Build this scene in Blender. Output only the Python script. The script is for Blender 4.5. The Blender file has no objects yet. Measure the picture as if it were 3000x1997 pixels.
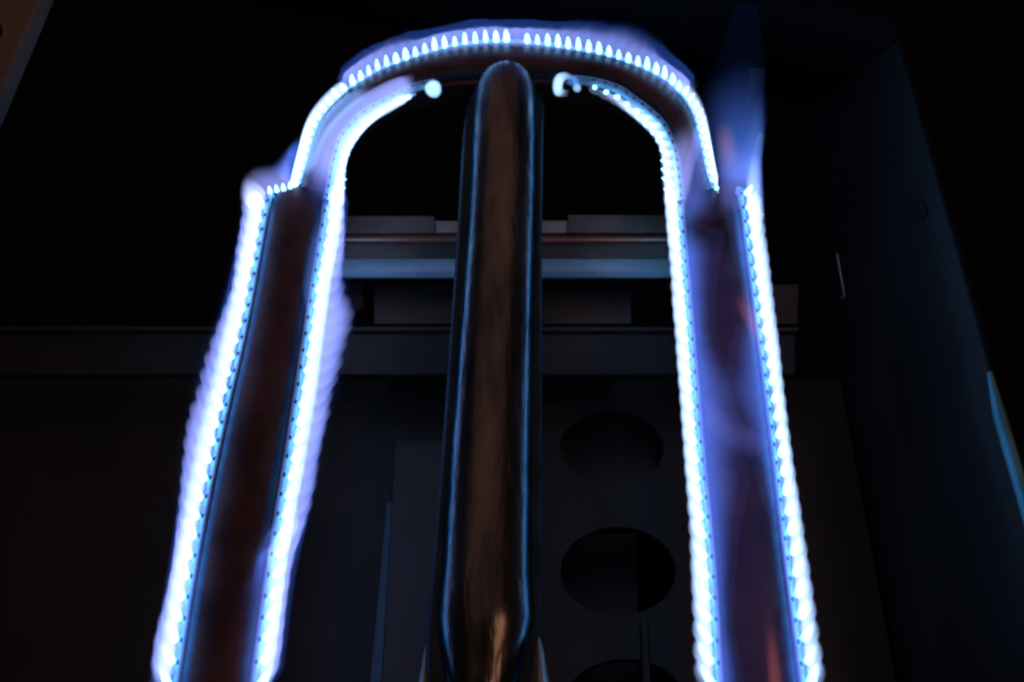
import bpy, bmesh, math, random
from mathutils import Vector, Matrix, noise

random.seed(7)
S = bpy.context.scene
COL = S.collection

# ------------------------------------------------------------------ camera
PITCH = math.radians(54.0)          # looking down by this much
DIST = 0.58                         # metres from the lens to the burner plane
FPX = 4000.0                        # focal length in photograph pixels (3000 wide)
CAM = Vector((0.0, -DIST * math.cos(PITCH), DIST * math.sin(PITCH)))
cam = bpy.data.cameras.new('camera')
cam.sensor_width = 36.0
cam.lens = 36.0 * FPX / 3000.0
cam.clip_start = 0.01
cam.clip_end = 50.0
cam.dof.use_dof = True
cam.dof.focus_distance = 0.585
cam.dof.aperture_fstop = 9.0
cam_o = bpy.data.objects.new('camera', cam)
cam_o.location = CAM
cam_o.rotation_euler = (math.pi / 2 - PITCH, 0, 0)
COL.objects.link(cam_o)
S.camera = cam_o

# ------------------------------------------------------------------ world, lamps, exposure
w = bpy.data.worlds.new('World')
S.world = w
w.use_nodes = True
w.node_tree.nodes['Background'].inputs[0].default_value = (1.0, 0.78, 0.66, 1)
w.node_tree.nodes['Background'].inputs[1].default_value = 0.010

def area_lamp(name, loc, target, size, power, col):
    l = bpy.data.lights.new(name, 'AREA')
    l.size = size
    l.energy = power
    l.color = col
    o = bpy.data.objects.new(name, l)
    o.location = loc
    o.rotation_euler = (Vector(target) - Vector(loc)).to_track_quat('-Z', 'Y').to_euler()
    COL.objects.link(o)
    return o
# the warm room lamp above the grill that puts the copper sheen on the metal
area_lamp('room_lamp', (0.57, 0.03, 1.23), (0, -0.1, 0), 0.13, 0.8, (1.0, 0.50, 0.30))
# added unseen warm fill that spreads a brown sheen over the tube
area_lamp('warm_fill_lamp', (-0.15, 1.15, 1.7), (0, 0.1, 0), 1.9, 2.2, (1.0, 0.54, 0.42))

S.view_settings.view_transform = 'Standard'
S.view_settings.look = 'None'
S.view_settings.exposure = 0.0
S.view_settings.gamma = 1.0
S.render.engine = 'CYCLES'
S.cycles.max_bounces = 6
S.cycles.transparent_max_bounces = 64
S.cycles.volume_bounces = 0
S.cycles.filter_width = 2.3
S.cycles.sample_clamp_indirect = 3.0
S.cycles.use_denoising = True

# ------------------------------------------------------------------ helpers
SP, CP = math.sin(PITCH), math.cos(PITCH)
FWD = Vector((0, CP, -SP)); UP = Vector((0, SP, CP)); RIGHT = Vector((1, 0, 0))

def at(u, v, z=0.0):
    """the point at height z that the photograph shows at pixel (u, v)"""
    d = FWD + RIGHT * ((u - 1500.0) / FPX) + UP * ((998.5 - v) / FPX)
    t = (z - CAM.z) / d.z
    return CAM + d * t

def smooth(pts, n=12):
    """Catmull-Rom through 3D points, n steps a span"""
    out = []
    P = [pts[0] * 2 - pts[1]] + list(pts) + [pts[-1] * 2 - pts[-2]]
    for i in range(1, len(P) - 2):
        a, b, c, d = P[i - 1], P[i], P[i + 1], P[i + 2]
        for k in range(n):
            t = k / n
            out.append(0.5 * ((2 * b) + (c - a) * t + (2 * a - 5 * b + 4 * c - d) * t * t
                              + (3 * b - a - 3 * c + d) * t ** 3))
    out.append(P[-2].copy())
    return out

class Path:
    def __init__(self, pts, sm=True):
        self.p = smooth(pts) if sm else list(pts)
        self.L = [0.0]
        for a, b in zip(self.p, self.p[1:]):
            self.L.append(self.L[-1] + (b - a).length)
        self.len = self.L[-1]
    def __call__(self, f):
        s = max(0.0, min(1.0, f)) * self.len
        lo, hi = 0, len(self.L) - 1
        while hi - lo > 1:
            m = (lo + hi) // 2
            if self.L[m] <= s: lo = m
            else: hi = m
        seg = self.L[hi] - self.L[lo]
        t = 0 if seg < 1e-12 else (s - self.L[lo]) / seg
        return self.p[lo].lerp(self.p[hi], t)
    def tan(self, f):
        return (self(min(1, f + 0.01)) - self(max(0, f - 0.01))).normalized()

def px_path(pts, z=0.0):
    return Path([at(p[0], p[1], p[2] if len(p) > 2 else z) for p in pts])

def link(name, me, mat, parent=None):
    o = bpy.data.objects.new(name, me)
    COL.objects.link(o)
    if mat: 
        if not me.materials: me.materials.append(mat)
    if parent: o.parent = parent
    return o

def mesh(name, verts, faces, mat, parent=None, shade=True):
    me = bpy.data.meshes.new(name)
    me.from_pydata([tuple(v) for v in verts], [], faces)
    bm = bmesh.new(); bm.from_mesh(me)
    bmesh.ops.recalc_face_normals(bm, faces=bm.faces)
    bm.to_mesh(me); bm.free()
    if shade:
        for p in me.polygons: p.use_smooth = True
    return link(name, me, mat, parent)

def sharpen(o, deg=35):
    me = o.data
    bm = bmesh.new(); bm.from_mesh(me)
    for e in bm.edges:
        e.smooth = not (len(e.link_faces) == 2 and e.calc_face_angle(0) > math.radians(deg))
    bm.to_mesh(me); bm.free()
    return o

def bevel(o, wd, seg=2, deg=30):
    m = o.modifiers.new('bevel', 'BEVEL')
    m.width = wd; m.segments = seg; m.limit_method = 'ANGLE'; m.angle_limit = math.radians(deg)
    return o

def empty(name, loc=(0, 0, 0)):
    o = bpy.data.objects.new(name, None)
    o.location = loc
    o.empty_display_size = 0.01
    COL.objects.link(o)
    return o

def tag(o, label=None, cat=None, group=None, kind=None):
    if label: o['label'] = label
    if cat: o['category'] = cat
    if group: o['group'] = group
    if kind: o['kind'] = kind
    return o

def prism(name, top, drop, mat, parent=None, bev=0.0005):
    """a plate: top outline (3D points, in order) carried down by the vector drop"""
    n = len(top)
    d = Vector(drop) if not isinstance(drop, (int, float)) else Vector((0, 0, -drop))
    v = list(top) + [p + d for p in top]
    f = [list(range(n)), list(range(2 * n - 1, n - 1, -1))]
    for i in range(n):
        j = (i + 1) % n
        f.append([i, j, n + j, n + i])
    o = mesh(name, v, f, mat, parent, shade=False)
    if bev: bevel(o, bev)
    return o

# ------------------------------------------------------------------ materials
def metal(name, col, col2, rough, metallic=0.9, scale=60.0, bump=0.15, stretch=(1, 1, 1), rvar=0.15, spec=0.5):
    m = bpy.data.materials.new(name); m.use_nodes = True
    nt = m.node_tree; N = nt.nodes; Lk = nt.links
    b = N['Principled BSDF']
    tc = N.new('ShaderNodeTexCoord'); mp = N.new('ShaderNodeMapping')
    mp.inputs['Scale'].default_value = stretch
    Lk.new(tc.outputs['Object'], mp.inputs['Vector'])
    n1 = N.new('ShaderNodeTexNoise'); n1.inputs['Scale'].default_value = scale
    n1.inputs['Detail'].default_value = 6; n1.inputs['Roughness'].default_value = 0.6
    Lk.new(mp.outputs[0], n1.inputs['Vector'])
    cr = N.new('ShaderNodeValToRGB')
    cr.color_ramp.elements[0].position = 0.36; cr.color_ramp.elements[0].color = (*col, 1)
    cr.color_ramp.elements[1].position = 0.66; cr.color_ramp.elements[1].color = (*col2, 1)
    Lk.new(n1.outputs['Fac'], cr.inputs[0]); Lk.new(cr.outputs[0], b.inputs['Base Color'])
    n2 = N.new('ShaderNodeTexNoise'); n2.inputs['Scale'].default_value = scale * 7
    n2.inputs['Detail'].default_value = 4
    Lk.new(mp.outputs[0], n2.inputs['Vector'])
    mr = N.new('ShaderNodeMapRange')
    mr.inputs['To Min'].default_value = rough - rvar; mr.inputs['To Max'].default_value = rough + rvar
    Lk.new(n1.outputs['Fac'], mr.inputs['Value']); Lk.new(mr.outputs[0], b.inputs['Roughness'])
    bp = N.new('ShaderNodeBump'); bp.inputs['Strength'].default_value = bump
    bp.inputs['Distance'].default_value = 0.0006
    Lk.new(n2.outputs['Fac'], bp.inputs['Height']); Lk.new(bp.outputs[0], b.inputs['Normal'])
    b.inputs['Metallic'].default_value = metallic
    b.inputs['Specular IOR Level'].default_value = spec
    return m

M_PLATE = metal('scorched_steel', (0.044, 0.021, 0.020), (0.095, 0.047, 0.040), 0.46, 0.85, 45, 0.18)
M_STEP = metal('blue_lit_step_steel', (0.020, 0.042, 0.072), (0.036, 0.07, 0.11), 0.42, 0.85, 60, 0.15)
M_RIM = metal('rim_steel', (0.24, 0.42, 0.60), (0.36, 0.56, 0.74), 0.45, 0.4, 120, 0.2)  # azure of the nearby flame light mixed into the rim's base colour
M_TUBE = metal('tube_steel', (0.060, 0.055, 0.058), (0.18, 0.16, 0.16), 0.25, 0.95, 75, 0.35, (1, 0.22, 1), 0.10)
M_TEAL_REFLECT = metal('teal_reflection_steel', (0.035, 0.105, 0.15), (0.075, 0.19, 0.25), 0.24, 0.95, 75, 0.3, (1, 0.22, 1), 0.08)
M_FLANGE = metal('flange_steel', (0.012, 0.022, 0.032), (0.025, 0.04, 0.055), 0.34, 0.9, 50, 0.15)
M_BRACKET = metal('galvanised_steel', (0.26, 0.25, 0.25), (0.42, 0.40, 0.39), 0.42, 0.85, 30, 0.1, (0.4, 1, 1), 0.1)
M_SHELF = metal('dull_brown_steel', (0.055, 0.042, 0.038), (0.09, 0.07, 0.062), 0.55, 0.6, 25, 0.15)
M_SOOT = metal('sooty_black_steel', (0.004, 0.005, 0.006), (0.008, 0.009, 0.011), 0.75, 0.0, 20, 0.2, spec=0.1)
M_FLOOR = metal('dark_floor_steel', (0.022, 0.020, 0.020), (0.036, 0.033, 0.033), 0.5, 0.6, 18, 0.2)
M_WALL = metal('dark_blue_enamel', (0.028, 0.028, 0.028), (0.043, 0.043, 0.043), 0.45, 0.2, 14, 0.12)
M_LEDGE = metal('brown_ledge_enamel', (0.15, 0.12, 0.105), (0.24, 0.19, 0.165), 0.5, 0.2, 22, 0.15)
M_LIP = metal('flame_lit_lip_steel', (0.26, 0.44, 0.56), (0.46, 0.66, 0.80), 0.45, 0.25, 60, 0.15, (0.4, 1, 1), 0.1)
M_TAB = metal('brown_tab_steel', (0.12, 0.09, 0.08), (0.20, 0.155, 0.14), 0.5, 0.6, 30, 0.15)
M_CHAN = metal('channel_steel', (0.040, 0.038, 0.042), (0.065, 0.062, 0.066), 0.5, 0.4, 22, 0.15)
M_GLINT = metal('teal_glint_steel', (0.09, 0.34, 0.42), (0.15, 0.46, 0.56), 0.5, 0.4, 50, 0.2)
M_WARM_SHEEN = metal('warm_sheen_rail_steel', (0.42, 0.22, 0.16), (0.60, 0.34, 0.26), 0.42, 0.8, 40, 0.15)
M_PORT = metal('port_shadow', (0.02, 0.04, 0.06), (0.04, 0.07, 0.10), 0.8, 0.2, 80, 0.1)
M_HOLE = metal('port_black', (0.004, 0.005, 0.006), (0.008, 0.009, 0.01), 0.9, 0.0, 80, 0.1)

def glow(name, col, strength):
    m = bpy.data.materials.new(name); m.use_nodes = True
    nt = m.node_tree; nt.nodes.clear()
    e = nt.nodes.new('ShaderNodeEmission'); o = nt.nodes.new('ShaderNodeOutputMaterial')
    e.inputs[0].default_value = (*col, 1); e.inputs[1].default_value = strength
    nt.links.new(e.outputs[0], o.inputs['Surface'])
    return m

def gas(name, col, strength):
    """burning gas: light given off per metre of depth, nothing else"""
    m = bpy.data.materials.new(name); m.use_nodes = True
    nt = m.node_tree; nt.nodes.clear()
    e = nt.nodes.new('ShaderNodeEmission'); o = nt.nodes.new('ShaderNodeOutputMaterial')
    e.inputs[0].default_value = (*col, 1); e.inputs[1].default_value = strength
    nt.links.new(e.outputs[0], o.inputs['Volume'])
    return m

C_CORE = (0.92, 3.2, 6.2)
C_BRIGHT = (0.66, 0.95, 1.65)
C_VIOLET = (0.30, 0.36, 1.0)
C_BLUE = (0.035, 0.12, 0.62)
C_DEEP = (0.004, 0.022, 0.16)
M_CORE = glow('flame_core', C_CORE, 1.0)

# ------------------------------------------------------------------ measured edges (photograph pixels)
L_OUT = [(492, 2030), (496, 1997), (552, 1650), (623, 1297), (701, 960), (752, 690), (774, 572)]
L_INN = [(760, 2030), (764, 1997), (811, 1650), (866, 1297), (895, 1100), (936, 822), (971, 600), (984, 520)]
R_INN = [(2091, 2030), (2088, 1997), (2068, 1650), (2035, 1297), (2008, 950), (1979, 600), (1976, 540)]
R_OUT = [(2376, 2030), (2371, 1997), (2323, 1635), (2285, 1316), (2243, 997), (2211, 760), (2183, 552)]
A_OUT = [(863, 554), (877, 504), (895, 442), (912, 388), (939, 339), (984, 290), (1022, 255), (1109, 203),
         (1207, 167), (1296, 140), (1404, 124), (1505, 122), (1590, 130), (1668, 141), (1757, 156), (1815, 172),
         (1873, 192), (1922, 214), (1967, 241), (1998, 272), (2025, 308), (2047, 353), (2065, 424), (2083, 504), (2103, 565)]
A_INN = [(973, 600), (988, 506), (998, 468), (1011, 424), (1052, 371), (1095, 338), (1139, 315), (1172, 298),
         (1230, 272), (1330, 256), (1480, 248), (1620, 250), (1726, 258), (1802, 280), (1842, 308), (1882, 337),
         (1922, 373), (1945, 411), (1965, 469), (1976, 558), (1979, 600)]

# ------------------------------------------------------------------ the burner
burner = tag(empty('gas_burner'), 'horseshoe shaped scorched steel gas burner ringed by flames, round feed tube up its middle', 'gas burner')

def shell(name, po, pi, n, mat, parent, z0=0.0, crown=0.0045, depth=0.012, rim=0.10):
    """stamped half shell between two edges: flat rim, step, gently domed crown; lower tray beneath"""
    prof = [(0.0, -depth), (0.0, -0.0012), (0.004, 0.0), (rim, 0.0), (rim + 0.02, 0.0016), (rim + 0.06, 0.0024)]
    for k in range(1, 10):
        s = rim + 0.06 + (1 - 2 * rim - 0.12) * k / 10
        prof.append((s, 0.0024 + (crown - 0.0024) * math.sin(math.pi * k / 10)))
    prof += [(1 - rim - 0.06, 0.0024), (1 - rim - 0.02, 0.0016), (1 - rim, 0.0), (0.996, 0.0), (1.0, -0.0012), (1.0, -depth)]
    m = len(prof)
    V, F = [], []
    for i in range(n + 1):
        f = i / n
        a, b = po(f), pi(f)
        for s, h in prof:
            p = a.lerp(b, s)
            V.append(Vector((p.x, p.y, z0 + h)))
    for i in range(n):
        for k in range(m):
            k2 = (k + 1) % m
            F.append([i * m + k, i * m + k2, (i + 1) * m + k2, (i + 1) * m + k])
    F.append(list(range(m))); F.append([n * m + k for k in range(m - 1, -1, -1)])
    o = sharpen(mesh(name, V, F, mat, parent), 28)
    o.data.materials.append(M_STEP)  # step faces coloured blue to stand in for reflected flame light
    for i in range(n):
        for k in (3, 4, 5, m - 7, m - 6, m - 5):
            o.data.polygons[i * m + k].material_index = 1
    return o

P_LO, P_LI = px_path(L_OUT), px_path(L_INN)
P_RO, P_RI = px_path(R_OUT), px_path(R_INN)
P_AO, P_AI = px_path(A_OUT), px_path(A_INN)
left_leg = shell('leg', P_LO, P_LI, 60, M_PLATE, burner, z0=-0.0012)
right_leg = shell('leg', P_RO, P_RI, 60, M_PLATE, burner, z0=-0.0012)
arch = shell('arch', P_AO, P_AI, 110, M_PLATE, burner, z0=0.0012, rim=0.13)

def rim_strip(name, path, other, f0, f1, n, width, mat, parent, z):
    """raised bead along an edge, in which the gas ports are cut"""
    V, F = [], []
    prof = [(0.02, -0.0004), (0.12, 0.0009), (0.36, 0.0018), (0.70, 0.0023), (0.90, 0.0019), (1.0, -0.0006)]
    m = len(prof)
    for i in range(n + 1):
        f = f0 + (f1 - f0) * i / n
        a, b = path(f), other(f)
        d = (b - a); d.z = 0
        t = path.tan(f); d = d - t * d.dot(t); d.normalize()
        for s, h in prof:
            p = a + d * (width * s)
            V.append(Vector((p.x, p.y, z + h)))
    for i in range(n):
        for k in range(m - 1):
            F.append([i * m + k, i * m + k + 1, (i + 1) * m + k + 1, (i + 1) * m + k])
    return mesh(name, V, F, mat, parent)

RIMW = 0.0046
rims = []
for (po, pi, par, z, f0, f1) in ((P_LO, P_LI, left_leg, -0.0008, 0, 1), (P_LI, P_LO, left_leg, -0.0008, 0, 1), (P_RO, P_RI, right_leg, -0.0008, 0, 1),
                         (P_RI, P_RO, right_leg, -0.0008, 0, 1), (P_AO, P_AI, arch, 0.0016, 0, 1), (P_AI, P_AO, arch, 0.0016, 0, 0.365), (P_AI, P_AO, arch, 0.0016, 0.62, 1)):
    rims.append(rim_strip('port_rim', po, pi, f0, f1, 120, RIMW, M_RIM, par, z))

def port_holes(path, other, spacing, parent, z, skip=()):
    """the drilled ports in a rim: small dark dimples, one joined mesh"""
    V, F = [], []
    n = int(path.len / spacing)
    for i in range(n):
        f = (i + 0.5) / n
        if any(a < f < b for a, b in skip): continue
        a, b = path(f), other(f)
        t = path.tan(f); d = (b - a); d.z = 0; d = (d - t * d.dot(t)).normalized()
        c = a + d * (RIMW * 0.50)
        base = len(V)
        for ring, (r, h) in enumerate(((0.00075, 0.00200), (0.0006, 0.00225), (0.0005, 0.00215))):
            for k in range(8):
                an = k * math.pi / 4
                p = c + d * (r * 0.9 * math.cos(an)) + t * (r * 1.5 * math.sin(an))
                V.append(Vector((p.x, p.y, z + h)))
        for ring in range(2):
            for k in range(8):
                k2 = (k + 1) % 8
                F.append([base + ring * 8 + k, base + ring * 8 + k2, base + ring * 8 + 8 + k2, base + ring * 8 + 8 + k])
        F.append([base + 16 + k for k in range(8)])
    o = mesh('gas_ports', V, F, M_PORT, parent)
    o['kind'] = 'stuff'
    return o
LEG_SP = 0.0084; ARCH_SP = 0.0054
port_holes(P_LO, P_LI, LEG_SP, left_leg, -0.0008)
port_holes(P_LI, P_LO, LEG_SP, left_leg, -0.0008)
port_holes(P_RO, P_RI, LEG_SP, right_leg, -0.0008)
port_holes(P_RI, P_RO, LEG_SP, right_leg, -0.0008)
port_holes(P_AO, P_AI, ARCH_SP, arch, 0.0016)
port_holes(P_AI, P_AO, ARCH_SP, arch, 0.0016, skip=((0.36, 0.64),))

# shoulder where the narrower arch sits on the wide leg
for (a, b) in (((774, 574), (866, 556)), ((2183, 552), (2103, 567))):
    p, q = at(*a), at(*b)
    t = (q - p).normalized(); nrm = Vector((-t.y, t.x, 0))
    if nrm.y > 0: nrm = -nrm
    par = left_leg if a[0] < 1500 else right_leg
    V, F = [], []
    prof = [(0.0, -0.001), (0.0006, 0.0008), (0.002, 0.0012), (0.0038, 0.0006), (0.0044, -0.001)]
    for i in range(13):
        c = p.lerp(q, i / 12)
        for s, h in prof: V.append(c + nrm * s + Vector((0, 0, h)))
    for i in range(12):
        for k in range(4): F.append([i * 5 + k, i * 5 + k + 1, i * 5 + 6 + k, i * 5 + 5 + k])
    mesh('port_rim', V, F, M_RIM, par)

# --- the feed tube
TZ = -0.0035
T_L = [(1484, 190), (1440, 196), (1408, 214), (1390, 250), (1383, 300), (1378, 400), (1371, 560), (1363, 700), (1339, 1000),
       (1316, 1297), (1293, 1650), (1281, 1780), (1280, 1830), (1289, 1890), (1304, 1997), (1312, 2080)]
T_R = [(1490, 190), (1532, 196), (1560, 214), (1573, 250), (1576, 300), (1576, 400), (1575, 560), (1570, 700), (1564, 1000),
       (1560, 1297), (1559, 1650), (1565, 1780), (1564, 1830), (1549, 1890), (1522, 1997), (1510, 2080)]
F_L = [(1490, 160), (1440, 166), (1400, 190), (1378, 250), (1366, 320), (1356, 400), (1346, 560), (1338, 700), (1317, 1000),
       (1296, 1297), (1267, 1650), (1254, 1810), (1250, 1890), (1248, 1997), (1246, 2080)]
F_R = [(1491, 160), (1540, 166), (1576, 190), (1588, 250), (1594, 320), (1592, 400), (1590, 560), (1588, 700), (1588, 1000),
       (1588, 1297), (1584, 1650), (1582, 1810), (1580, 1890), (1580, 1997), (1580, 2080)]
pTL, pTR, pFL, pFR = (px_path(x, TZ) for x in (T_L, T_R, F_L, F_R))
tube = None
def tube_shell():
    V, F = [], []
    n, m = 110, 40
    for i in range(n + 1):
        f = i / n
        f = f ** 1.6            # closer sections at the rounded nose
        a, b = pTL(f), pTR(f)
        c = (a + b) / 2; r = (b - a) / 2
        hw = r.length
        for k in range(m):
            an = 2 * math.pi * k / m
            V.append(c + r * math.cos(an) + Vector((0, 0, hw * 0.66 * math.sin(an))))
    for i in range(n):
        for k in range(m):
            k2 = (k + 1) % m
            F.append([i * m + k, i * m + k2, (i + 1) * m + k2, (i + 1) * m + k])
    F.append(list(range(m))); F.append([n * m + k for k in range(m - 1, -1, -1)])
    o = mesh('feed_tube', V, F, M_TUBE, burner)
    o.data.materials.append(M_TEAL_REFLECT)            # teal flame reflections put into the colour of the flanks
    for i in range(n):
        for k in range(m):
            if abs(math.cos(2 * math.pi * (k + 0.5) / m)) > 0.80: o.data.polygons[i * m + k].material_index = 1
    return o
tube = tube_shell()
def flange():
    V, F = [], []
    n = 90
    for i in range(n + 1):
        f = (i / n) ** 1.4
        a, b = pFL(f), pFR(f)
        for s, h in ((0.0, -0.0022), (0.0, -0.0002), (0.03, 0.0006), (0.97, 0.0006), (1.0, -0.0002), (1.0, -0.0022)):
            V.append(a.lerp(b, s) + Vector((0, 0, h)))
    for i in range(n):
        for k in range(6):
            F.append([i * 6 + k, i * 6 + (k + 1) % 6, (i + 1) * 6 + (k + 1) % 6, (i + 1) * 6 + k])
    F.append([0, 1, 2, 3, 4, 5]); F.append([n * 6 + k for k in (5, 4, 3, 2, 1, 0)])
    return sharpen(mesh('seam_flange', V, F, M_FLANGE, tube), 25)
flange()
# two curled tongues of the mixing collar at the foot of the tube
for side, tip, outer, inner in ((0, (1246, 1888), [(1240, 1925), (1232, 1965), (1224, 2010), (1214, 2080)], [(1250, 1925), (1254, 1965), (1258, 2010), (1264, 2080)]),
                                (1, (1578, 1858), [(1590, 1895), (1600, 1945), (1610, 2000), (1620, 2080)], [(1568, 1895), (1562, 1945), (1554, 2000), (1546, 2080)])):
    V, F = [], []
    po = px_path([tip] + outer, 0.002); pi = px_path([(tip[0] + 1, tip[1])] + inner, 0.002)
    n, m = 16, 8
    for i in range(n + 1):
        a, b = po(i / n), pi(i / n)
        for k in range(m + 1):
            s = k / m
            V.append(a.lerp(b, s) + Vector((0, 0, (a - b).length * 0.45 * math.sin(math.pi * s))))
        for k in range(m, -1, -1):
            s = k / m
            V.append(a.lerp(b, s) + Vector((0, 0, (a - b).length * 0.45 * math.sin(math.pi * s) - 0.0012)))
    q = 2 * (m + 1)
    for i in range(n):
        for k in range(q):
            F.append([i * q + k, i * q + (k + 1) % q, (i + 1) * q + (k + 1) % q, (i + 1) * q + k])
    F.append(list(range(q))); F.append([n * q + k for k in range(q - 1, -1, -1)])
    mesh('collar_tongue', V, F, M_BRACKET, burner)

# ------------------------------------------------------------------ the firebox round it
ZB = -0.045      # bracket
ZS = -0.062      # shelf
ZF = -0.100      # floor pan
def plate(name, px, z, thick, mat, parent=None, bev=0.0005):
    return prism(name, [at(p[0], p[1], p[2] if len(p) > 2 else z) for p in px], thick, mat, parent, bev)

br = tag(empty('cross_bracket', at(1480, 720, ZB)), 'stepped galvanised cross bracket seen between the burner legs behind the feed tube', 'bracket')
def bp(*a, **k):
    o = plate(*a, **k)
    o.parent = br
    o.matrix_parent_inverse = Matrix.Translation(br.location).inverted()
    return o
bp('top_tab', [(985, 632), (1274, 632), (1276, 684), (980, 684)], ZB, 0.002, M_TAB)
bp('top_tab', [(1664, 628), (1975, 630), (1978, 682), (1660, 682)], ZB, 0.002, M_TAB)
bp('middle_strap', [(1270, 646), (1668, 645), (1668, 683), (1270, 683)], ZB - 0.0025, 0.002, M_BRACKET)
# the folded rail: an edge that turns down, a face, and a lower lip that leans towards the flames
def folded(name, rows, x0, x1, mat):
    V, F = [], []
    n = 40; m = len(rows)
    for i in range(n + 1):
        for (v, z) in rows:
            u = x0 + (x1 - x0) * i / n
            V.append(at(u, v, z))
    off = len(V)
    V += [p + Vector((0, 0.0005, -0.0016)) for p in V]
    for i in range(n):
        for k in range(m - 1):
            F.append([i * m + k, i * m + k + 1, (i + 1) * m + k + 1, (i + 1) * m + k])
            F.append([off + i * m + k, off + (i + 1) * m + k, off + (i + 1) * m + k + 1, off + i * m + k + 1])
        F.append([i * m, (i + 1) * m, off + (i + 1) * m, off + i * m])
        F.append([i * m + m - 1, off + i * m + m - 1, off + (i + 1) * m + m - 1, (i + 1) * m + m - 1])
    o = sharpen(mesh(name, V, F, mat), 20)
    o.parent = br; o.matrix_parent_inverse = Matrix.Translation(br.location).inverted()
    return o
folded('rail', [(690, -0.0445), (693, -0.0425), (699, -0.0415), (706, -0.0420), (712, -0.0445)], 970, 1975, M_WARM_SHEEN)  # warm lamp's reflection painted into the rail as a copper tint
folded('face_plate', [(714, -0.0455), (735, -0.0475), (757, -0.0495)], 970, 1975, M_TAB)
folded('lower_lip', [(758, -0.0485), (775, -0.0470), (795, -0.0468), (810, -0.0485), (812, -0.0510)], 960, 1980, M_LIP)  # blue light of the flames put into the lip's base colour

sh = tag(empty('rear_shelf', at(1500, 960, ZS)), 'long dull brown steel shelf crossing under the burner with a thin rolled lip', 'shelf')
def spart(*a, **k):
    o = plate(*a, **k)
    o.parent = sh
    o.matrix_parent_inverse = Matrix.Translation(sh.location).inverted()
    return o
spart('apron', [(1095, 836), (1850, 836), (1850, 948), (1095, 948)], ZS, 0.003, M_SHELF)
spart('apron', [(880, 836), (1062, 828), (1066, 900), (880, 948)], ZS - 0.001, 0.003, M_SHELF)
spart('apron', [(1952, 832), (2340, 832), (2338, 948), (1990, 948)], ZS - 0.001, 0.003, M_SHELF)
spart('rolled_lip', [(-200, 952), (2342, 956), (2342, 968), (-200, 966)], ZS + 0.003, 0.004, M_SHELF, bev=0.001)
spart('fascia', [(-200, 972, ZS), (2330, 972, ZS), (2330, 1096, ZS - 0.012), (-200, 1096, ZS - 0.012)], ZS, 0.003, M_SHELF)

# floor pan with the round air holes
def holed_floor(name, corners, holes, z, mat, n=48):
    """plate at height z with real round openings; each opening has a turned-down wall"""
    bm = bmesh.new()
    outer = [bm.verts.new(at(u, v, z)) for u, v in corners]
    edges = [bm.edges.new((outer[i], outer[(i + 1) % len(outer)])) for i in range(len(outer))]
    rings = []
    for (u, v, rx, ry) in holes:
        ring = [bm.verts.new(at(u + rx * math.cos(2 * math.pi * k / n), v + ry * math.sin(2 * math.pi * k / n), z)) for k in range(n)]
        edges += [bm.edges.new((ring[k], ring[(k + 1) % n])) for k in range(n)]
        rings.append(ring)
    bmesh.ops.triangle_fill(bm, use_beauty=True, use_dissolve=False, edges=edges)
    for ring in rings:
        low = [bm.verts.new(vv.co + Vector((0, 0, -0.004))) for vv in ring]
        for k in range(n):
            bm.faces.new((ring[k], ring[(k + 1) % n], low[(k + 1) % n], low[k]))
    bmesh.ops.recalc_face_normals(bm, faces=bm.faces)
    me = bpy.data.meshes.new(name); bm.to_mesh(me); bm.free()
    return link(name, me, mat)
floor = holed_floor('floor', [(-700, 1108), (2460, 1108), (2700, 2400), (-900, 2400)],
                    [(1792, 1312, 152, 108), (1811, 1672, 169, 130), (1832, 2068, 182, 140)], ZF, M_FLOOR)
tag(floor, kind='structure')
pan = mesh('lower_pan', [at(-2500, -200, -0.19), at(5200, -200, -0.19), at(5200, 3400, -0.19), at(-2500, 3400, -0.19)], [[0, 1, 2, 3]], M_SOOT, shade=False)
tag(pan, kind='structure')

gp = tag(empty('guide_channel', at(1180, 1780, ZF)), 'raised channel plate on the floor left of the feed tube with painted blue reflection edge', 'plate')
def gpart(*a, **k):
    o = plate(*a, **k)
    o.parent = gp; o.matrix_parent_inverse = Matrix.Translation(gp.location).inverted()
    return o
gpart('channel_plate', [(1156, 1290, ZF + 0.0034), (1330, 1290, ZF + 0.0034), (1330, 2100, ZF + 0.020), (1112, 2100, ZF + 0.020)], 0, 0.003, M_CHAN)
gpart('blue_reflection_strip', [(1146, 1470, ZF + 0.0085), (1111, 2100, ZF + 0.0198), (1074, 2100, ZF + 0.010), (1134, 1470, ZF + 0.0050)], 0, 0.002, M_RIM)  # strip coloured blue in place of the flames' reflection
rg = tag(plate('floor_ridge', [(1877, 1806), (1899, 1806), (1912, 2100), (1886, 2100)], ZF + 0.004, 0.0045, M_FLOOR), 'narrow folded ridge on the floor between two round air holes', 'ridge')
sd = tag(plate('under_floor_plate', [(1640, 1560), (1866, 1560), (1880, 2200), (1640, 2200)], ZF - 0.03, 0.003, M_FLOOR), 'dark flat plate below the floor glimpsed through the round holes', 'plate')

tag(plate('air_baffle', [(1600, 1180), (1925, 1180), (1925, 1440), (1600, 1440)], ZF - 0.02, 0.003, M_SHELF), 'brown grey baffle plate glimpsed through the upper round floor hole', 'plate')

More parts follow.
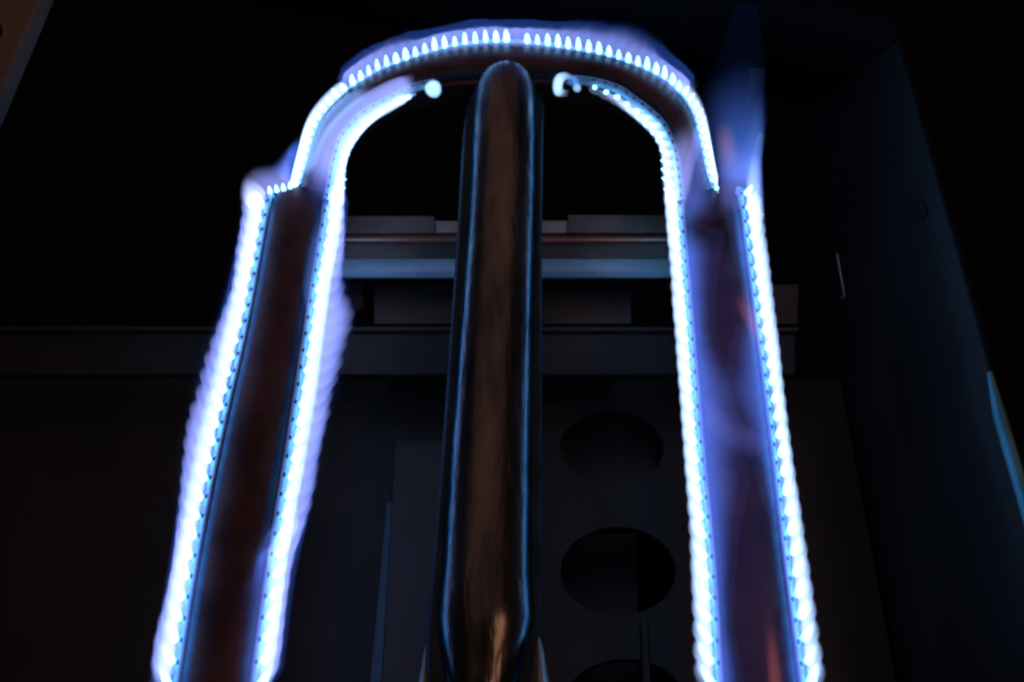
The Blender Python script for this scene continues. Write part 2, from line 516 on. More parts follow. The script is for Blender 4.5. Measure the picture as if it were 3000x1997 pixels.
# walls
ZR = 0.03
def on_plane(u, v, p0, n):
    d = FWD + RIGHT * ((u - 1500.0) / FPX) + UP * ((998.5 - v) / FPX)
    return CAM + d * ((p0 - CAM).dot(n) / d.dot(n))
rim_a, rim_b = at(2643, 118, ZR), at(3500, 3150, ZR)
bot_a = at(2392, 312, -0.075)
bot_b = on_plane(2700, 3000, rim_a, (rim_b - rim_a).cross(bot_a - rim_a).normalized())
def sheet_wall(name, quad, thick, mat, nx=24, ny=24, hole=None):
    V, F = [], []
    a, b, c, d = quad
    nrm = (b - a).cross(d - a).normalized()
    bm = bmesh.new()
    grid = [[bm.verts.new(a.lerp(b, i / nx).lerp(d.lerp(c, i / nx), j / ny)) for j in range(ny + 1)] for i in range(nx + 1)]
    for i in range(nx):
        for j in range(ny):
            bm.faces.new((grid[i][j], grid[i + 1][j], grid[i + 1][j + 1], grid[i][j + 1]))
    if hole:
        u, v, rx, ry, rot = hole
        # carve: drop faces in the ellipse, then snap the boundary onto it
        pass
    me = bpy.data.meshes.new(name); bm.to_mesh(me); bm.free()
    o = link(name, me, mat)
    sm = o.modifiers.new('solid', 'SOLIDIFY'); sm.thickness = thick; sm.offset = 0
    return o
wall_r = tag(sheet_wall('right_wall', (rim_a, rim_b, bot_b, bot_a), 0.003, M_WALL), kind='structure')
# the wall's outer lip, its blue flame light further down is a separate tinted strip
lip_t = [(2643, 118), (2720, 390), (2850, 850), (2915, 1085), (3130, 1838), (3500, 3150)]
lip = Path([at(u, v, ZR + 0.001) for u, v in lip_t])
V, F = [], []
for i in range(61):
    c = lip(i / 60); t = lip.tan(i / 60); nx_ = Vector((t.y, -t.x, 0)).normalized()
    if nx_.x < 0: nx_ = -nx_
    for k in range(10):
        an = 2 * math.pi * k / 10
        V.append(c + nx_ * (0.0022 * math.cos(an)) + Vector((0, 0, 0.0022 * math.sin(an))))
for i in range(60):
    for k in range(10): F.append([i * 10 + k, i * 10 + (k + 1) % 10, (i + 1) * 10 + (k + 1) % 10, (i + 1) * 10 + k])
mesh('wall_lip', V, F, M_SOOT, wall_r)

TRS = lambda f: min(1.0, 0.45 + f * 3.0)
tr = Path([at(u, v, ZR + 0.002) for u, v in [(2905, 1088), (2950, 1240), (3010, 1440), (3120, 1820)]])
V, F = [], []
for i in range(31):
    c = tr(i / 30); t = tr.tan(i / 30); nx_ = Vector((t.y, -t.x, 0)).normalized()
    if nx_.x > 0: nx_ = -nx_
    for k, (a_, h_) in enumerate(((-0.0005, 0.0010), (0.0006, 0.0014), (0.0018, 0.0008), (0.0036, -0.0022), (0.0032, -0.0034), (-0.0005, -0.001))):
        V.append(c + (nx_ * a_ + Vector((0, 0, h_))) * TRS(i / 30))
for i in range(30):
    for k in range(6): F.append([i * 6 + k, i * 6 + (k + 1) % 6, (i + 1) * 6 + (k + 1) % 6, (i + 1) * 6 + k])
F += [[0, 1, 2, 3, 4, 5], [185, 184, 183, 182, 181, 180]]
mesh('wall_glint', V, F, M_GLINT, wall_r)  # added strip, tinted teal as the flames' glint on the lip

# hole punched in the right wall: a black eyelet laid on the sheet, the hole's shade put into its colour
WN = (rim_b - rim_a).cross(bot_a - rim_a).normalized()
if WN.z < 0: WN = -WN
ring0 = [on_plane(2704 + 26 * math.cos(t) * 0.8 + 20 * math.sin(t) * 0.55, 618 + 30 * math.sin(t) * 0.95 - 16 * math.cos(t), rim_a, WN) for t in [2 * math.pi * k / 24 for k in range(24)]]
cc = sum(ring0, Vector()) / 24
V = [p + WN * 0.0022 for p in ring0] + [cc.lerp(p, 0.86) + WN * 0.0024 for p in ring0] + [cc.lerp(p, 0.8) + WN * 0.0016 for p in ring0]
F = [[k, (k + 1) % 24, 24 + (k + 1) % 24, 24 + k] for k in range(24)] + [[24 + k, 24 + (k + 1) % 24, 48 + (k + 1) % 24, 48 + k] for k in range(24)] + [[48 + k for k in range(24)]]
mesh('wall_hole', V, F, M_HOLE, wall_r)

# back panel beyond the fold, and the lip of it
wall_b = tag(sheet_wall('back_wall', (at(2636, 112, ZR), at(2560, -180, ZR + 0.0), at(-300, -180, -0.02), at(2388, 308, -0.075)), 0.003, M_SOOT), kind='structure')
# left: the brown ledge outside the box, standing higher
ledge = tag(plate('side_ledge', [(-260, -200), (206, -200), (120, 0), (2, 276), (-200, 740)], 0.035, 0.012, M_LEDGE, bev=0.002), 'brown side ledge of the grill at the far upper left edge', 'ledge')
kn = mesh('ledge_slot', [at(-30, 66, 0.0358), at(6, 74, 0.0358), at(6, 104, 0.0358), at(-30, 112, 0.0358)], [[0, 1, 2, 3]], M_HOLE, ledge, shade=False)

# bent wire clip by the right wall
def wire(name, pts, r, mat, parent=None):
    p = Path(pts); n = 30; m = 8
    V, F = [], []
    for i in range(n + 1):
        c = p(i / n); t = p.tan(i / n)
        x = t.cross(Vector((0.3, 0.2, 1))).normalized(); y = t.cross(x)
        for k in range(m):
            an = 2 * math.pi * k / m
            V.append(c + x * (r * math.cos(an)) + y * (r * math.sin(an)))
    for i in range(n):
        for k in range(m): F.append([i * m + k, i * m + (k + 1) % m, (i + 1) * m + (k + 1) % m, (i + 1) * m + k])
    F.append(list(range(m))); F.append([n * m + k for k in range(m - 1, -1, -1)])
    return mesh(name, V, F, mat, parent)
clip = tag(wire('wire_clip', [at(2452, 742, -0.045), at(2459, 780, -0.047), at(2468, 830, -0.049), at(2474, 868, -0.052), at(2468, 874, -0.056), at(2458, 866, -0.060)], 0.0006, M_BRACKET),
           'thin bent wire clip hanging by the right firebox wall', 'clip')

# ------------------------------------------------------------------ flames
def teardrop():
    prof = [(0.0, 0.55), (0.05, 0.86), (0.16, 1.0), (0.34, 0.98), (0.55, 0.84), (0.74, 0.62), (0.89, 0.38), (0.97, 0.17)]
    m = 8
    V = [Vector((0, 0, -0.03))]
    for h, r in prof:
        for k in range(m):
            an = 2 * math.pi * k / m
            V.append(Vector((r * math.cos(an), r * math.sin(an), h)))
    V.append(Vector((0, 0, 1.0)))
    F = [[0, 1 + (k + 1) % m, 1 + k] for k in range(m)]
    for i in range(len(prof) - 1):
        for k in range(m):
            F.append([1 + i * m + k, 1 + i * m + (k + 1) % m, 1 + (i + 1) * m + (k + 1) % m, 1 + (i + 1) * m + k])
    e = 1 + (len(prof) - 1) * m
    F += [[e + k, e + (k + 1) % m, len(V) - 1] for k in range(m)]
    me = bpy.data.meshes.new('flame_jet'); me.from_pydata([tuple(v) for v in V], [], F)
    for p in me.polygons: p.use_smooth = True
    me.materials.append(M_CORE)
    return me
JET = teardrop()
def jet(base, tip, r, label, group):
    o = bpy.data.objects.new('flame_jet', JET)
    d = tip - base
    q = d.to_track_quat('Z', 'Y')
    o.matrix_world = Matrix.LocRotScale(base, q, Vector((r, r, d.length)))
    COL.objects.link(o)
    tag(o, label, 'flame', group)
    return o

ORD = ('first second third fourth fifth sixth seventh eighth ninth tenth eleventh twelfth thirteenth fourteenth fifteenth '
       'sixteenth seventeenth eighteenth nineteenth').split()
def ordinal(i):
    if i < 19: return ORD[i]
    t, u = divmod(i + 1, 10)
    tens = {2: ('twenty', 'twentieth'), 3: ('thirty', 'thirtieth'), 4: ('forty', 'fortieth')}[t]
    return tens[1] if u == 0 else tens[0] + '-' + ORD[u - 1]

def jet_row(base, tip, spacing, r, label, group, lean=0.0, length=1.0, f0=0.0, f1=1.0, skip=(), jit=0.12, inset=0.0, rev=False, mid=None):
    n = max(1, int(base.len * (f1 - f0) / spacing))
    for i in range(n):
        f = f0 + (f1 - f0) * (i + 0.5) / n
        if any(a < f < b for a, b in skip): continue
        b = base(f); t = tip(f)
        d = (t - b)
        ln = length * (1 + random.uniform(-jit, jit))
        e = b + d * ln + Vector((0, lean * (1 + random.uniform(-.2, .2)), 0))
        b = b - d.normalized() * inset
        if mid is None:
            lab = label % ordinal(n - 1 - i if rev else i)
        else:
            k = sum(1 for j in range(n) if not any(a < f0 + (f1 - f0) * (j + 0.5) / n < c_ for a, c_ in skip)
                    and ((f < 0.5 and f < f0 + (f1 - f0) * (j + 0.5) / n < 0.5) or (f > 0.5 and 0.5 < f0 + (f1 - f0) * (j + 0.5) / n < f)))
            lab = label % (ordinal(k), 'left' if f < 0.5 else 'right')
        jet(b, e, r * (1 + random.uniform(-jit, jit)), lab, group)

HMIN = 8e-5
def gas_sheet(name, base, tip, rad, col, label, n=None, thick=0.5, skew=0.5, ridge=0.0, ridge_sp=0.0084, shift=0.0,
              f0=0.0, f1=1.0, ends=(0.05, 0.05), wob=0.0, mat=None, tmin=0.0015, group=None, fall=1.6, lean=0.0, epow=1.0):
    """a lens shaped sheet of burning gas between a base line and a tip line; its depth is what makes it bright"""
    K = 16
    up_lean = Vector((0, lean, 0))
    if n is None: n = int(max(24, min(420, base.len * (f1 - f0) / (ridge_sp / 5.0)))) if ridge else 60
    V, F = [], []
    sd = random.uniform(0, 50)
    wid = sum((tip(f0 + (f1 - f0) * k / 10) - base(f0 + (f1 - f0) * k / 10)).length for k in range(11)) / 11
    T = max(tmin, wid * thick)
    prev = None
    TP = [tip(f0 + (f1 - f0) * i / n) for i in range(n + 1)]
    for _ in range(max(4, n // 5)):                     # round off kinks in the outline
        TP = [TP[0]] + [TP[i - 1] * 0.25 + TP[i] * 0.5 + TP[i + 1] * 0.25 for i in range(1, n)] + [TP[n]]
    for i in range(n + 1):
        f = f0 + (f1 - f0) * i / n
        b, t = base(f), TP[i]
        rg = ridge * (1 + 0.9 * noise.noise(Vector((base.len * f * 55 + sd, 7.7, 0)))) if ridge else 0.0
        ph = 2 * math.pi * base.len * f / ridge_sp
        d = t - b
        tg = base.tan(f)
        nr = tg.cross(d)
        if nr.length < 1e-9: nr = Vector((0, 0, 1))
        nr.normalize()
        if prev is not None and nr.dot(prev) < 0: nr = -nr
        if prev is not None: nr = nr.lerp(prev, 0.6).normalized()
        prev = nr
        q = i / n
        e = 1.0
        if ends[0] > 0: e *= min(1, q / ends[0])
        if ends[1] > 0: e *= min(1, (1 - q) / ends[1])
        e = max((e * e * (3 - 2 * e)) ** epow, 0.004)
        wv = 1 + wob * (noise.noise(Vector((base.len * f * 60 + sd, 0.3, 0))) * 1.2 + 0.5 * noise.noise(Vector((base.len * f * 190 + sd, 1.3, 0))))
        for k in range(K + 1):
            s = k / K
            p = b + d * (s * wv * (1 - rg * 0.55 * (1 - abs(math.sin(ph * 0.5 + shift * 0.3)) ** 0.6) * s)) + up_lean * (s * s)
            h = (s ** skew) * ((1 - s) ** fall) / ((skew / (fall + skew)) ** skew * (fall / (fall + skew)) ** fall)
            h = h * (1 - rg * 0.5 * (1 - math.cos(ph + shift * s)))
            p = p.copy()
            V.append(p + nr * (max(T * 0.5 * h * e, HMIN) if 0 < k < K else 0.0))
        for k in range(K - 1, 0, -1):
            s = k / K
            p = b + d * (s * wv * (1 - rg * 0.55 * (1 - abs(math.sin(ph * 0.5 + shift * 0.3)) ** 0.6) * s)) + up_lean * (s * s)
            h = (s ** skew) * ((1 - s) ** fall) / ((skew / (fall + skew)) ** skew * (fall / (fall + skew)) ** fall)
            h = h * (1 - rg * 0.5 * (1 - math.cos(ph + shift * s)))
            V.append(p - nr * max(T * 0.5 * h * e, HMIN))
    m = 2 * K
    for i in range(n):
        for k in range(m):
            F.append([i * m + k, i * m + (k + 1) % m, (i + 1) * m + (k + 1) % m, (i + 1) * m + k])
    F.append(list(range(m))); F.append([n * m + k for k in range(m - 1, -1, -1)])
    mt = mat or gas(name + '_gas', col, rad / T)
    o = mesh(name, V, F, mt)
    if label: tag(o, label, 'flame', group)
    return o

ZJ = 0.0024          # height at which the ports let the gas out
def pp(pts, z): return px_path(pts, z)

# ---- left leg, outer side
B_LO = pp([(490, 2030), (496, 1997), (552, 1650), (623, 1297), (701, 960), (752, 690), (774, 572)], ZJ)
W_LO = pp([(434, 2030), (440, 1997), (506, 1650), (566, 1297), (652, 960), (708, 690), (722, 560)], 0.008)     # white reach
V_LO = pp([(428, 2030), (434, 1997), (455, 1860), (500, 1690), (516, 1500), (530, 1320), (560, 1190), (602, 1040), (660, 900), (688, 740), (700, 660), (708, 560)], 0.014)
D_LO = pp([(424, 2030), (430, 1997), (450, 1860), (495, 1690), (505, 1500), (512, 1320), (540, 1190), (566, 1060), (632, 900), (676, 740), (694, 660), (700, 560)], 0.018)
# ---- left leg, inner side
B_LI = pp([(760, 2030), (764, 1997), (811, 1650), (866, 1297), (895, 1100), (936, 822), (960, 690), (971, 600), (984, 520)], ZJ)
W_LI = pp([(800, 2030), (804, 1997), (846, 1650), (912, 1297), (940, 1100), (976, 822), (1004, 690), (1006, 600), (1014, 520)], 0.007)
V_LI = pp([(802, 2030), (806, 1997), (832, 1800), (850, 1640), (905, 1540), (938, 1400), (945, 1297), (985, 1150), (1020, 1010), (1040, 930), (1015, 830), (1004, 780), (1016, 700), (1008, 600), (1016, 520)], 0.013)
D_LI = pp([(806, 2030), (810, 1997), (836, 1800), (856, 1640), (915, 1540), (950, 1400), (960, 1297), (1000, 1150), (1040, 1010), (1060, 930), (1030, 830), (1010, 780), (1022, 700), (1014, 600), (1018, 520)], 0.016)
# ---- right leg, inner side
B_RI = pp([(2091, 2030), (2088, 1997), (2068, 1650), (2035, 1297), (2008, 950), (1979, 600), (1976, 540)], ZJ)
W_RI = pp([(2034, 2030), (2032, 1997), (2022, 1650), (1998, 1297), (1972, 950), (1945, 600), (1941, 540)], 0.007)
# ---- right leg, outer side
B_RO = pp([(2376, 2030), (2371, 1997), (2323, 1635), (2285, 1316), (2243, 997), (2211, 760), (2183, 552)], ZJ)
W_RO = pp([(2430, 2030), (2424, 1997), (2371, 1635), (2323, 1316), (2285, 997), (2256, 760), (2228, 552)], 0.008)
# ---- arch
A_TEETH = [(u - 3 + (u - 1500) * 0.006, v - 40) for u, v in A_OUT[6:20]]
B_AT = pp(A_OUT[6:20], 0.0042)
T_AT = pp(A_TEETH, 0.014)
B_AL = pp(A_OUT[:7], 0.003)
W_AL = pp([(852, 546), (862, 490), (876, 430), (890, 372), (913, 322), (958, 268), (1004, 232)], 0.010)
B_AR = pp(A_OUT[18:], 0.003)
W_AR = pp([(1985, 208), (2022, 242), (2052, 286), (2073, 344), (2086, 420), (2098, 500), (2106, 566)], 0.010)
B_AIL = pp([(971, 600), (988, 506), (998, 468), (1011, 424), (1052, 371), (1095, 338), (1139, 315), (1172, 294), (1216, 272)], 0.003)
W_AIL = pp([(1008, 600), (1012, 519), (1016, 472), (1031, 434), (1063, 386), (1107, 341), (1146, 312), (1176, 300), (1220, 279)], 0.007)
B_AIR = pp([(1979, 600), (1976, 558), (1965, 469), (1945, 411), (1922, 371), (1882, 335), (1842, 308), (1802, 280), (1726, 252)], 0.003)
W_AIR = pp([(1946, 600), (1942, 558), (1936, 491), (1930, 431), (1909, 399), (1882, 373), (1846, 341), (1802, 310), (1726, 270)], 0.009)

# each tooth of flame is an object of its own
jet_row(B_AT, T_AT, 0.0051, 0.00135, '%s upright white flame tooth %s of the gap in the comb along the arch top', 'flame teeth along the top of the arch', length=0.78, jit=0.2, skip=((0.492, 0.508),), mid=True)
jet_row(B_AL, W_AL, 0.0052, 0.0015, '%s white outer flame jet up the left curve of the arch from the shoulder', 'flame jets on the left shoulder', lean=0.001, length=0.7)
jet_row(B_AR, W_AR, 0.0052, 0.0011, '%s white outer flame jet up the right end of the arch from the shoulder', 'flame jets on the right shoulder', lean=0.001, length=0.7, f0=0.1, rev=True)
jet_row(B_AIL, W_AIL, 0.0054, 0.0011, '%s white inner flame jet of the arch counted from its end left of tube', 'inner flame jets left of the tube', f0=0.03, f1=0.985, rev=True)
jet_row(B_AIR, W_AIR, 0.0062, 0.0012, '%s white inner flame jet of the arch counted from its end right of tube', 'inner flame jets right of the tube', lean=0.005, length=0.9, f0=0.03, rev=True)
jet_row(B_LO, W_LO, LEG_SP, 0.00155, '%s white flame jet down the outer side of the left burner leg', 'outer flame jets of the left leg', lean=0.0075, length=0.50, f1=0.985, rev=True)
jet_row(B_LI, W_LI, LEG_SP, 0.00155, '%s white flame jet down the inner side of the left burner leg', 'inner flame jets of the left leg', lean=0.0075, length=0.50, f1=0.95, rev=True)
jet_row(B_RI, W_RI, LEG_SP, 0.00155, '%s white flame jet down the inner side of the right burner leg', 'inner flame jets of the right leg', lean=0.0075, length=0.52, f1=0.96, rev=True)
jet_row(B_RO, W_RO, LEG_SP, 0.00155, '%s white flame jet down the outer side of the right burner leg', 'outer flame jets of the right leg', lean=0.0075, length=0.52, rev=True)
# teeth along the left leg's square shoulder
p, q = at(782, 570, ZJ), at(862, 553, ZJ)
for i in range(4):
    b = p.lerp(q, (i + 0.5) / 4)
    jet(b, b + Vector((-0.0006, 0.0028, 0.0022)), 0.0011, ordinal(i) + ' tiny flame tooth from the left on the square shoulder of the left leg', 'flame teeth on the left shoulder ledge')
# lone flames beside the tube
M_BALL = gas('flame_ball_gas', (0.50, 0.95, 1.6), 160.0)
def gas_ball(name, c, r, label):
    bm = bmesh.new()
    bmesh.ops.create_icosphere(bm, subdivisions=3, radius=r)
    for v in bm.verts:
        v.co += v.co.normalized() * (r * 0.12 * noise.noise(v.co * (1.5 / r)))
        v.co.y *= 1.05
    me = bpy.data.meshes.new(name); bm.to_mesh(me); bm.free()
    o = link(name, me, M_BALL); o.location = c
    tag(o, label, 'flame')
gas_ball('flame_ball', at(1270, 261, 0.006), 0.0042, 'lone round ball of flame just left of the feed tube under the arch')
gas_ball('flame_dot', at(1691, 258, 0.005), 0.0021, 'tiny flame dot beside the hook shaped flame right of the tube')
# sheets of gas: bright inner ones, violet and blue outer ones
gas_sheet('flame_sheet', B_LO, W_LO, 0.80, C_BRIGHT, 'bright white blue flame sheet hugging the outer side of the left leg', thick=0.6, skew=0.25, ridge=0.34, fall=1.0, lean=0.004, ridge_sp=LEG_SP, shift=-2.0)
gas_sheet('flame_sheet', B_LI, W_LI, 0.80, C_BRIGHT, 'bright white blue flame sheet hugging the inner side of the left leg', thick=0.6, skew=0.25, ridge=0.34, fall=1.0, lean=0.004, ridge_sp=LEG_SP, shift=-2.0)
gas_sheet('flame_sheet', B_RI, W_RI, 1.25, C_BRIGHT, 'bright white blue flame sheet hugging the inner side of the right leg', thick=0.6, skew=0.3, ridge=0.34, fall=1.0, lean=0.004, ridge_sp=LEG_SP, shift=-2.0)
gas_sheet('flame_sheet', B_RO, W_RO, 1.25, C_BRIGHT, 'bright white blue flame sheet hugging the outer side of the right leg', thick=0.6, skew=0.3, ridge=0.34, fall=1.0, lean=0.004, ridge_sp=LEG_SP, shift=-2.0)
gas_sheet('flame_sheet', B_AL, W_AL, 1.0, C_BRIGHT, 'bright flame sheet along the outer left curve of the arch', thick=0.6, skew=0.3, fall=1.0)
gas_sheet('flame_sheet', B_AIL, W_AIL, 1.0, C_BRIGHT, 'bright flame sheet along the inner left curve of the arch', thick=0.6, skew=0.3, fall=1.0, ends=(0.03, 0.10))
gas_sheet('flame_sheet', B_AR, W_AR, 0.9, C_BRIGHT, 'bright narrow flame sheet along the steep right end of the arch', thick=0.6, skew=0.3, ends=(0.2, 0.15))
gas_sheet('flame_sheet', B_AIR, W_AIR, 1.1, C_BRIGHT, 'flame sheet along the inner right curve of the arch', thick=0.6, skew=0.3, ends=(0.03, 0.5), ridge=0.35, ridge_sp=0.0062)

gas_sheet('flame_veil', B_LO, V_LO, 1.10, C_VIOLET, 'violet flame veil fanning out from the outer side of the left leg', thick=0.5, skew=0.5, fall=1.0, lean=0.004, wob=0.06, ridge=0.30, ridge_sp=LEG_SP, shift=-5.0)
gas_sheet('flame_veil', B_LO, D_LO, 0.30, C_BLUE, 'faint blue fringe outside the flames of the left leg', thick=0.6, skew=1.3, fall=3.2)
gas_sheet('flame_veil', B_LI, V_LI, 0.88, C_VIOLET, 'violet flame veil bulging from the inner side of the left leg towards the tube', thick=0.5, skew=0.6, fall=1.3, wob=0.10, ridge=0.22, lean=0.003, ridge_sp=LEG_SP, shift=-4.0)
gas_sheet('flame_veil', B_LI, D_LI, 0.34, C_BLUE, 'blue fringe of the bulge on the inner side of the left leg', thick=0.6, skew=1.3, fall=3.2)

M_OUT1 = [(988, 228), (1050, 172), (1110, 132), (1160, 104), (1200, 88), (1215, 108), (1300, 88), (1400, 72), (1480, 68), (1512, 82), (1560, 74), (1700, 72), (1800, 68), (1850, 82), (1915, 112), (1945, 165), (2000, 205), (2044, 255)]
M_OUT2 = [(980, 224), (1045, 162), (1100, 122), (1150, 92), (1195, 70), (1222, 92), (1300, 72), (1400, 55), (1480, 50), (1512, 66), (1560, 58), (1700, 52), (1800, 48), (1860, 60), (1930, 92), (1960, 150), (2010, 192), (2052, 245)]
B_AM = pp([(1000, 268), (1060, 228), (1120, 197), (1165, 180), (1207, 166), (1225, 160), (1296, 140), (1404, 124), (1480, 122), (1512, 122), (1560, 127), (1668, 141), (1757, 156), (1815, 172), (1873, 192), (1922, 214), (1967, 241), (2010, 288)], 0.003)
gas_sheet('flame_veil', B_AM, pp(M_OUT1, 0.022), 0.62, C_VIOLET, 'violet flame veil standing above the comb of teeth on the arch', thick=0.5, skew=0.6, fall=2.2, wob=0.12, ridge=0.12, ridge_sp=0.0056, ends=(0.04, 0.04))
gas_sheet('flame_veil', B_AM, pp(M_OUT2, 0.026), 0.22, C_BLUE, 'soft blue fringe over the flames on top of the arch', thick=0.5, skew=1.6, fall=2.2, wob=0.12, ends=(0.04, 0.04))
# the bright violet patch over the left shoulder, and the ledge flame
gas_sheet('flame_veil', pp([(772, 574), (800, 568), (830, 562), (860, 552)], 0.002), pp([(712, 512), (748, 486), (806, 478), (852, 440)], 0.016), 0.75, C_VIOLET,
          'violet flame tuft above the square shoulder of the left leg', thick=0.4, skew=0.5, ends=(0.2, 0.2), n=30)
gas_sheet('flame_veil', pp([(866, 552), (868, 520), (874, 480), (884, 430)], 0.003), pp([(770, 500), (806, 470), (850, 420), (880, 392)], 0.02), 0.55, (0.06, 0.15, 0.75),
          'blue haze of flame between the left shoulder ledge and the arch', thick=0.4, skew=0.5, ends=(0.2, 0.3), n=30)
gas_sheet('flame_veil', pp([(772, 620), (770, 600), (772, 580), (782, 566)], 0.002), pp([(706, 610), (702, 560), (712, 520), (742, 498)], 0.012), 1.5, (0.50, 0.58, 1.2),
          'pale round flame curl at the outer corner of the left leg', thick=0.6, skew=0.5, ends=(0.3, 0.3), n=30)
# violet veils lying over the arch plate, left
gas_sheet('flame_veil', pp([(905, 560), (915, 470), (950, 380), (1030, 300), (1130, 240), (1210, 215)], 0.006), pp([(985, 560), (1000, 470), (1042, 400), (1100, 350), (1165, 310), (1225, 275)], 0.012), 0.62, (0.30, 0.38, 1.0),
          'violet veil of flame drifting over the left curve of the arch plate', thick=0.3, skew=0.9, ends=(0.25, 0.08), n=60, wob=0.05, fall=0.9)
gas_sheet('flame_veil', pp([(876, 520), (900, 440), (930, 370), (985, 305), (1060, 250)], 0.005), pp([(925, 520), (950, 440), (985, 380), (1030, 330), (1120, 262)], 0.010), 0.50, (0.22, 0.42, 1.0),
          'blue glow of flame inside the outer rim of the left curve', thick=0.3, skew=0.6, ends=(0.15, 0.2), n=50)
# right shoulder
gas_sheet('flame_veil', pp([(1985, 700), (1978, 600), (1975, 520), (1968, 460), (1950, 410)], 0.006), pp([(2030, 560), (2040, 480), (2060, 420), (2058, 360), (2000, 330)], 0.012), 0.42, (0.36, 0.40, 1.0),
          'pale violet flame tongue leaning across the right shoulder of the arch', thick=0.3, skew=0.5, ends=(0.4, 0.3), n=40)
gas_sheet('flame_veil', pp([(1990, 700), (1990, 600), (2000, 500), (2030, 400), (2045, 340)], 0.004), pp([(2110, 640), (2105, 570), (2085, 480), (2068, 400), (2058, 340)], 0.010), 0.40, (0.11, 0.18, 0.78),
          'blue flame haze over the plate at the right shoulder', thick=0.3, skew=0.8, ends=(0.3, 0.2), n=40)
# the tall plume on the right
gas_sheet('flame_plume', pp([(2096, 590, 0.003), (2086, 500, 0.010), (2068, 420, 0.018), (2052, 330, 0.027), (2056, 260, 0.034), (2096, 180, 0.042), (2126, 90, 0.052), (2150, 10, 0.06)], 0),
          pp([(2238, 590, 0.003), (2240, 500, 0.010), (2240, 420, 0.018), (2244, 330, 0.027), (2240, 260, 0.034), (2240, 180, 0.042), (2234, 90, 0.052), (2222, 10, 0.06)], 0),
          0.75, (0.07, 0.19, 0.82), 'tall soft blue plume of flame rising from the right shoulder of the burner', thick=0.8, skew=1.7, fall=1.1, ends=(0.15, 0.9), n=90, wob=0.05, epow=2.8)
gas_sheet('flame_plume', pp([(2168, 660, 0.003), (2162, 560, 0.008), (2160, 480, 0.014), (2166, 400, 0.02), (2180, 320, 0.027), (2196, 200, 0.036)], 0),
          pp([(2240, 660, 0.003), (2237, 560, 0.008), (2236, 480, 0.014), (2240, 400, 0.02), (2238, 320, 0.027), (2244, 200, 0.036)], 0),
          0.72, (0.14, 0.30, 1.0), 'bright blue right flank of the tall plume above the right leg', thick=0.8, skew=2.6, fall=1.0, ends=(0.25, 0.9), n=70, wob=0.04, epow=1.6)
gas_sheet('flame_plume', pp([(2102, 520, 0.008), (2096, 450, 0.014), (2090, 390, 0.02), (2110, 345, 0.025)], 0),
          pp([(2170, 520, 0.008), (2168, 450, 0.014), (2160, 390, 0.02), (2140, 345, 0.025)], 0),
          0.16, (0.75, 0.32, 0.30), 'faint peach coloured wisp at the heart of the tall plume', thick=0.35, skew=2.0, fall=2.0, ends=(0.5, 0.5), n=40)
# veils along the right leg plate
gas_sheet('flame_veil', pp([(2095, 2030), (2080, 1830), (2068, 1650), (2050, 1450), (2035, 1297), (2020, 1120), (2008, 950), (1994, 780), (1985, 640)], 0.003),
          pp([(2190, 2030), (2150, 1830), (2165, 1650), (2185, 1450), (2205, 1330), (2190, 1150), (2110, 1000), (2100, 860), (2130, 680)], 0.012), 0.62, (0.10, 0.18, 0.85),
          'blue veil of flame over the inner half of the right leg', thick=0.25, skew=0.3, ends=(0.02, 0.1), n=140, wob=0.10, fall=2.6)
gas_sheet('flame_veil', pp([(2371, 2030), (2350, 1840), (2323, 1635), (2305, 1480), (2285, 1316), (2262, 1150), (2243, 997), (2228, 880), (2211, 760), (2190, 600)], 0.003),
          pp([(2290, 2030), (2285, 1840), (2270, 1635), (2240, 1480), (2170, 1290), (2110, 1130), (2150, 980), (2175, 880), (2140, 740), (2120, 580)], 0.012), 0.50, (0.08, 0.17, 0.82),
          'blue veil of flame over the outer half of the right leg', thick=0.25, skew=0.3, ends=(0.02, 0.1), n=140, wob=0.12, fall=2.6)
gas_sheet('flame_veil', pp([(2040, 1130, 0.006), (2085, 1170, 0.008), (2140, 1210, 0.01), (2200, 1250, 0.011), (2262, 1290, 0.008)], 0), pp([(2046, 1220, 0.006), (2095, 1290, 0.008), (2150, 1330, 0.01), (2205, 1345, 0.011), (2268, 1350, 0.008)], 0), 0.09, (0.20, 0.22, 0.85),
          'dim violet tongue of flame crossing the right leg halfway down', thick=0.25, skew=1.2, fall=1.4, ends=(0.3, 0.3), n=50)
gas_sheet('flame_wisp', pp([(2222, 1060), (2190, 980), (2160, 920), (2140, 860)], 0.006), pp([(2250, 1000), (2232, 930), (2210, 880), (2185, 830)], 0.010), 0.13, (1.0, 0.20, 0.26),
          'small red wisp of flame by the outer edge of the right leg, halfway up', thick=0.5, skew=2.0, fall=2.0, ends=(0.5, 0.5), n=30)
gas_sheet('flame_wisp', pp([(2246, 2030), (2242, 1940), (2238, 1860), (2236, 1780)], 0.006), pp([(2304, 2030), (2292, 1940), (2280, 1860), (2268, 1780)], 0.010), 0.12, (1.0, 0.24, 0.20),
          'small orange red wisp of flame low on the right leg', thick=0.5, skew=2.0, fall=2.0, ends=(0.02, 0.9), n=30)
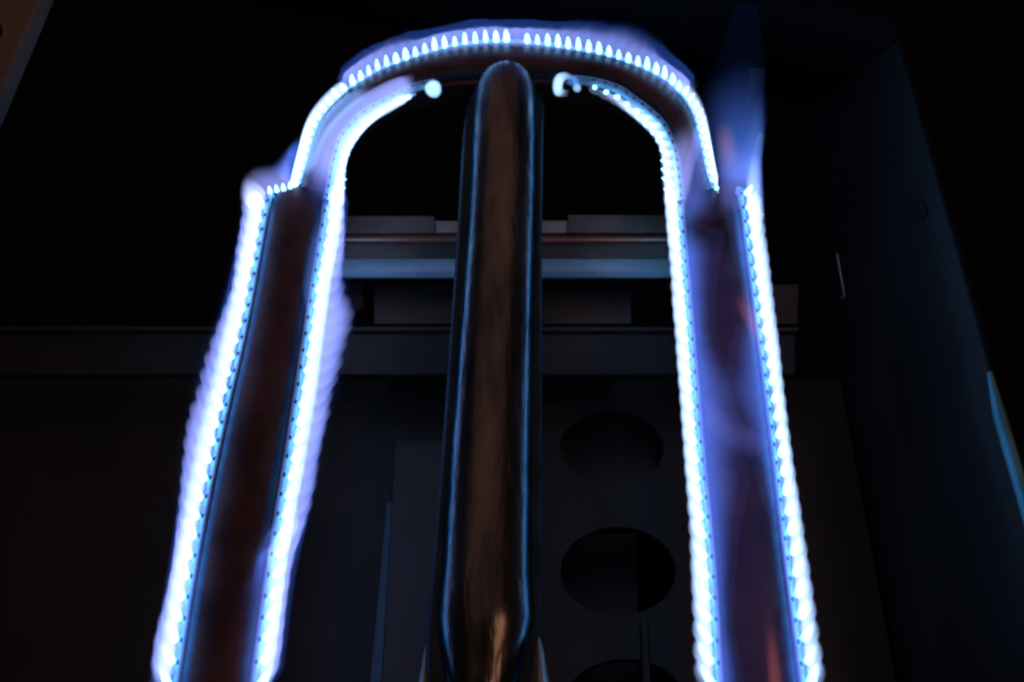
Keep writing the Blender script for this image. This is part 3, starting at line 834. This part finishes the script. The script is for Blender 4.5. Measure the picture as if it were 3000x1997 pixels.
# veils over the left leg plate
gas_sheet('flame_veil', pp([(764, 2030), (811, 1650), (848, 1480), (866, 1380)], 0.003), pp([(690, 2030), (700, 1760), (740, 1620), (800, 1560)], 0.012), 0.36, (0.14, 0.19, 0.78),
          'violet blue veil of flame over the lower inner half of the left leg', thick=0.25, skew=0.3, ends=(0.02, 0.3), n=60, wob=0.08, fall=2.2)
gas_sheet('flame_veil', pp([(770, 1610), (800, 1590), (840, 1540), (872, 1470)], 0.004), pp([(760, 1640), (800, 1640), (845, 1600), (880, 1520)], 0.012), 0.5, (0.30, 0.36, 1.0),
          'bright violet flame hook crossing the inner rim low on the left leg', thick=0.4, skew=0.8, ends=(0.4, 0.3), n=30)
gas_sheet('flame_veil', pp([(905, 1000), (936, 822), (960, 690), (972, 600)], 0.003), pp([(900, 960), (884, 822), (905, 690), (940, 620)], 0.010), 0.30, (0.12, 0.24, 0.85),
          'blue veil of flame over the upper inner rim of the left leg', thick=0.3, skew=0.4, ends=(0.3, 0.3), n=50)
gas_sheet('flame_veil', pp([(500, 2030), (552, 1700), (596, 1450)], 0.003), pp([(560, 2030), (600, 1700), (620, 1450)], 0.009), 0.16, (0.05, 0.15, 0.6),
          'faint blue veil inside the outer rim low on the left leg', thick=0.3, skew=0.35, ends=(0.02, 0.5), n=40)

gas_sheet('flame_veil', pp([(985, 640), (984, 560), (990, 500), (1002, 440)], 0.006), pp([(878, 600), (878, 540), (892, 470), (925, 410)], 0.010), 0.34, (0.13, 0.19, 0.85),
          'blue flame haze over the plate where the left leg meets the arch', thick=0.3, skew=0.5, ends=(0.5, 0.3), n=40)
gas_sheet('flame_veil', pp([(2100, 640, 0.003), (2104, 560, 0.006), (2098, 480, 0.012), (2088, 410, 0.016)], 0), pp([(2200, 640, 0.003), (2215, 560, 0.006), (2222, 480, 0.012), (2200, 410, 0.016)], 0), 0.40, (0.22, 0.26, 0.95),
          'violet lower part of the tall plume over the end of the right leg', thick=0.3, skew=0.8, fall=0.8, ends=(0.5, 0.5), n=40)

HK_IN = [(1686, 238), (1672, 232), (1656, 236), (1650, 250), (1652, 262), (1666, 264)]
HK_OUT = [(1684, 226), (1664, 212), (1632, 216), (1618, 246), (1626, 282), (1662, 284)]
gas_sheet('flame_hook', pp(HK_IN, 0.006), pp(HK_OUT, 0.006), 0.95, (0.55, 0.95, 1.6), 'hook shaped lone flame just right of the feed tube under the arch', thick=0.8, skew=0.8, fall=0.8, ends=(0.5, 0.3), n=40)
gas_sheet('flame_hook', pp([(1700, 246), (1690, 226), (1668, 218)], 0.007), pp([(1676, 256), (1664, 250), (1652, 246)], 0.007), 0.5, (0.08, 0.30, 0.9), 'blue wisp inside the hook shaped flame right of the tube', thick=0.5, skew=0.8, fall=1.2, ends=(0.3, 0.3), n=30)
gas_sheet('flame_veil', pp([(2090, 2030), (2060, 1650), (2035, 1297), (2008, 950), (1985, 640)], 0.008), pp([(2374, 2030), (2323, 1635), (2285, 1316), (2243, 997), (2205, 700)], 0.008), 0.030, (0.16, 0.17, 0.80),
          'faint blue haze of flame across the whole right leg plate', thick=0.12, skew=0.8, fall=0.8, ends=(0.02, 0.1), n=80)

gas_sheet('flame_plume', pp([(2203, 700), (2194, 620), (2186, 555), (2190, 500), (2204, 440), (2222, 390)], 0.004), pp([(2248, 700), (2240, 620), (2233, 555), (2233, 500), (2234, 440), (2235, 390)], 0.010), 1.0, (0.42, 0.56, 1.3),
          'white tapering corner flame at the top of the right leg, under the plume', thick=0.7, skew=1.1, fall=1.4, ends=(0.3, 0.85), n=60, epow=1.6)
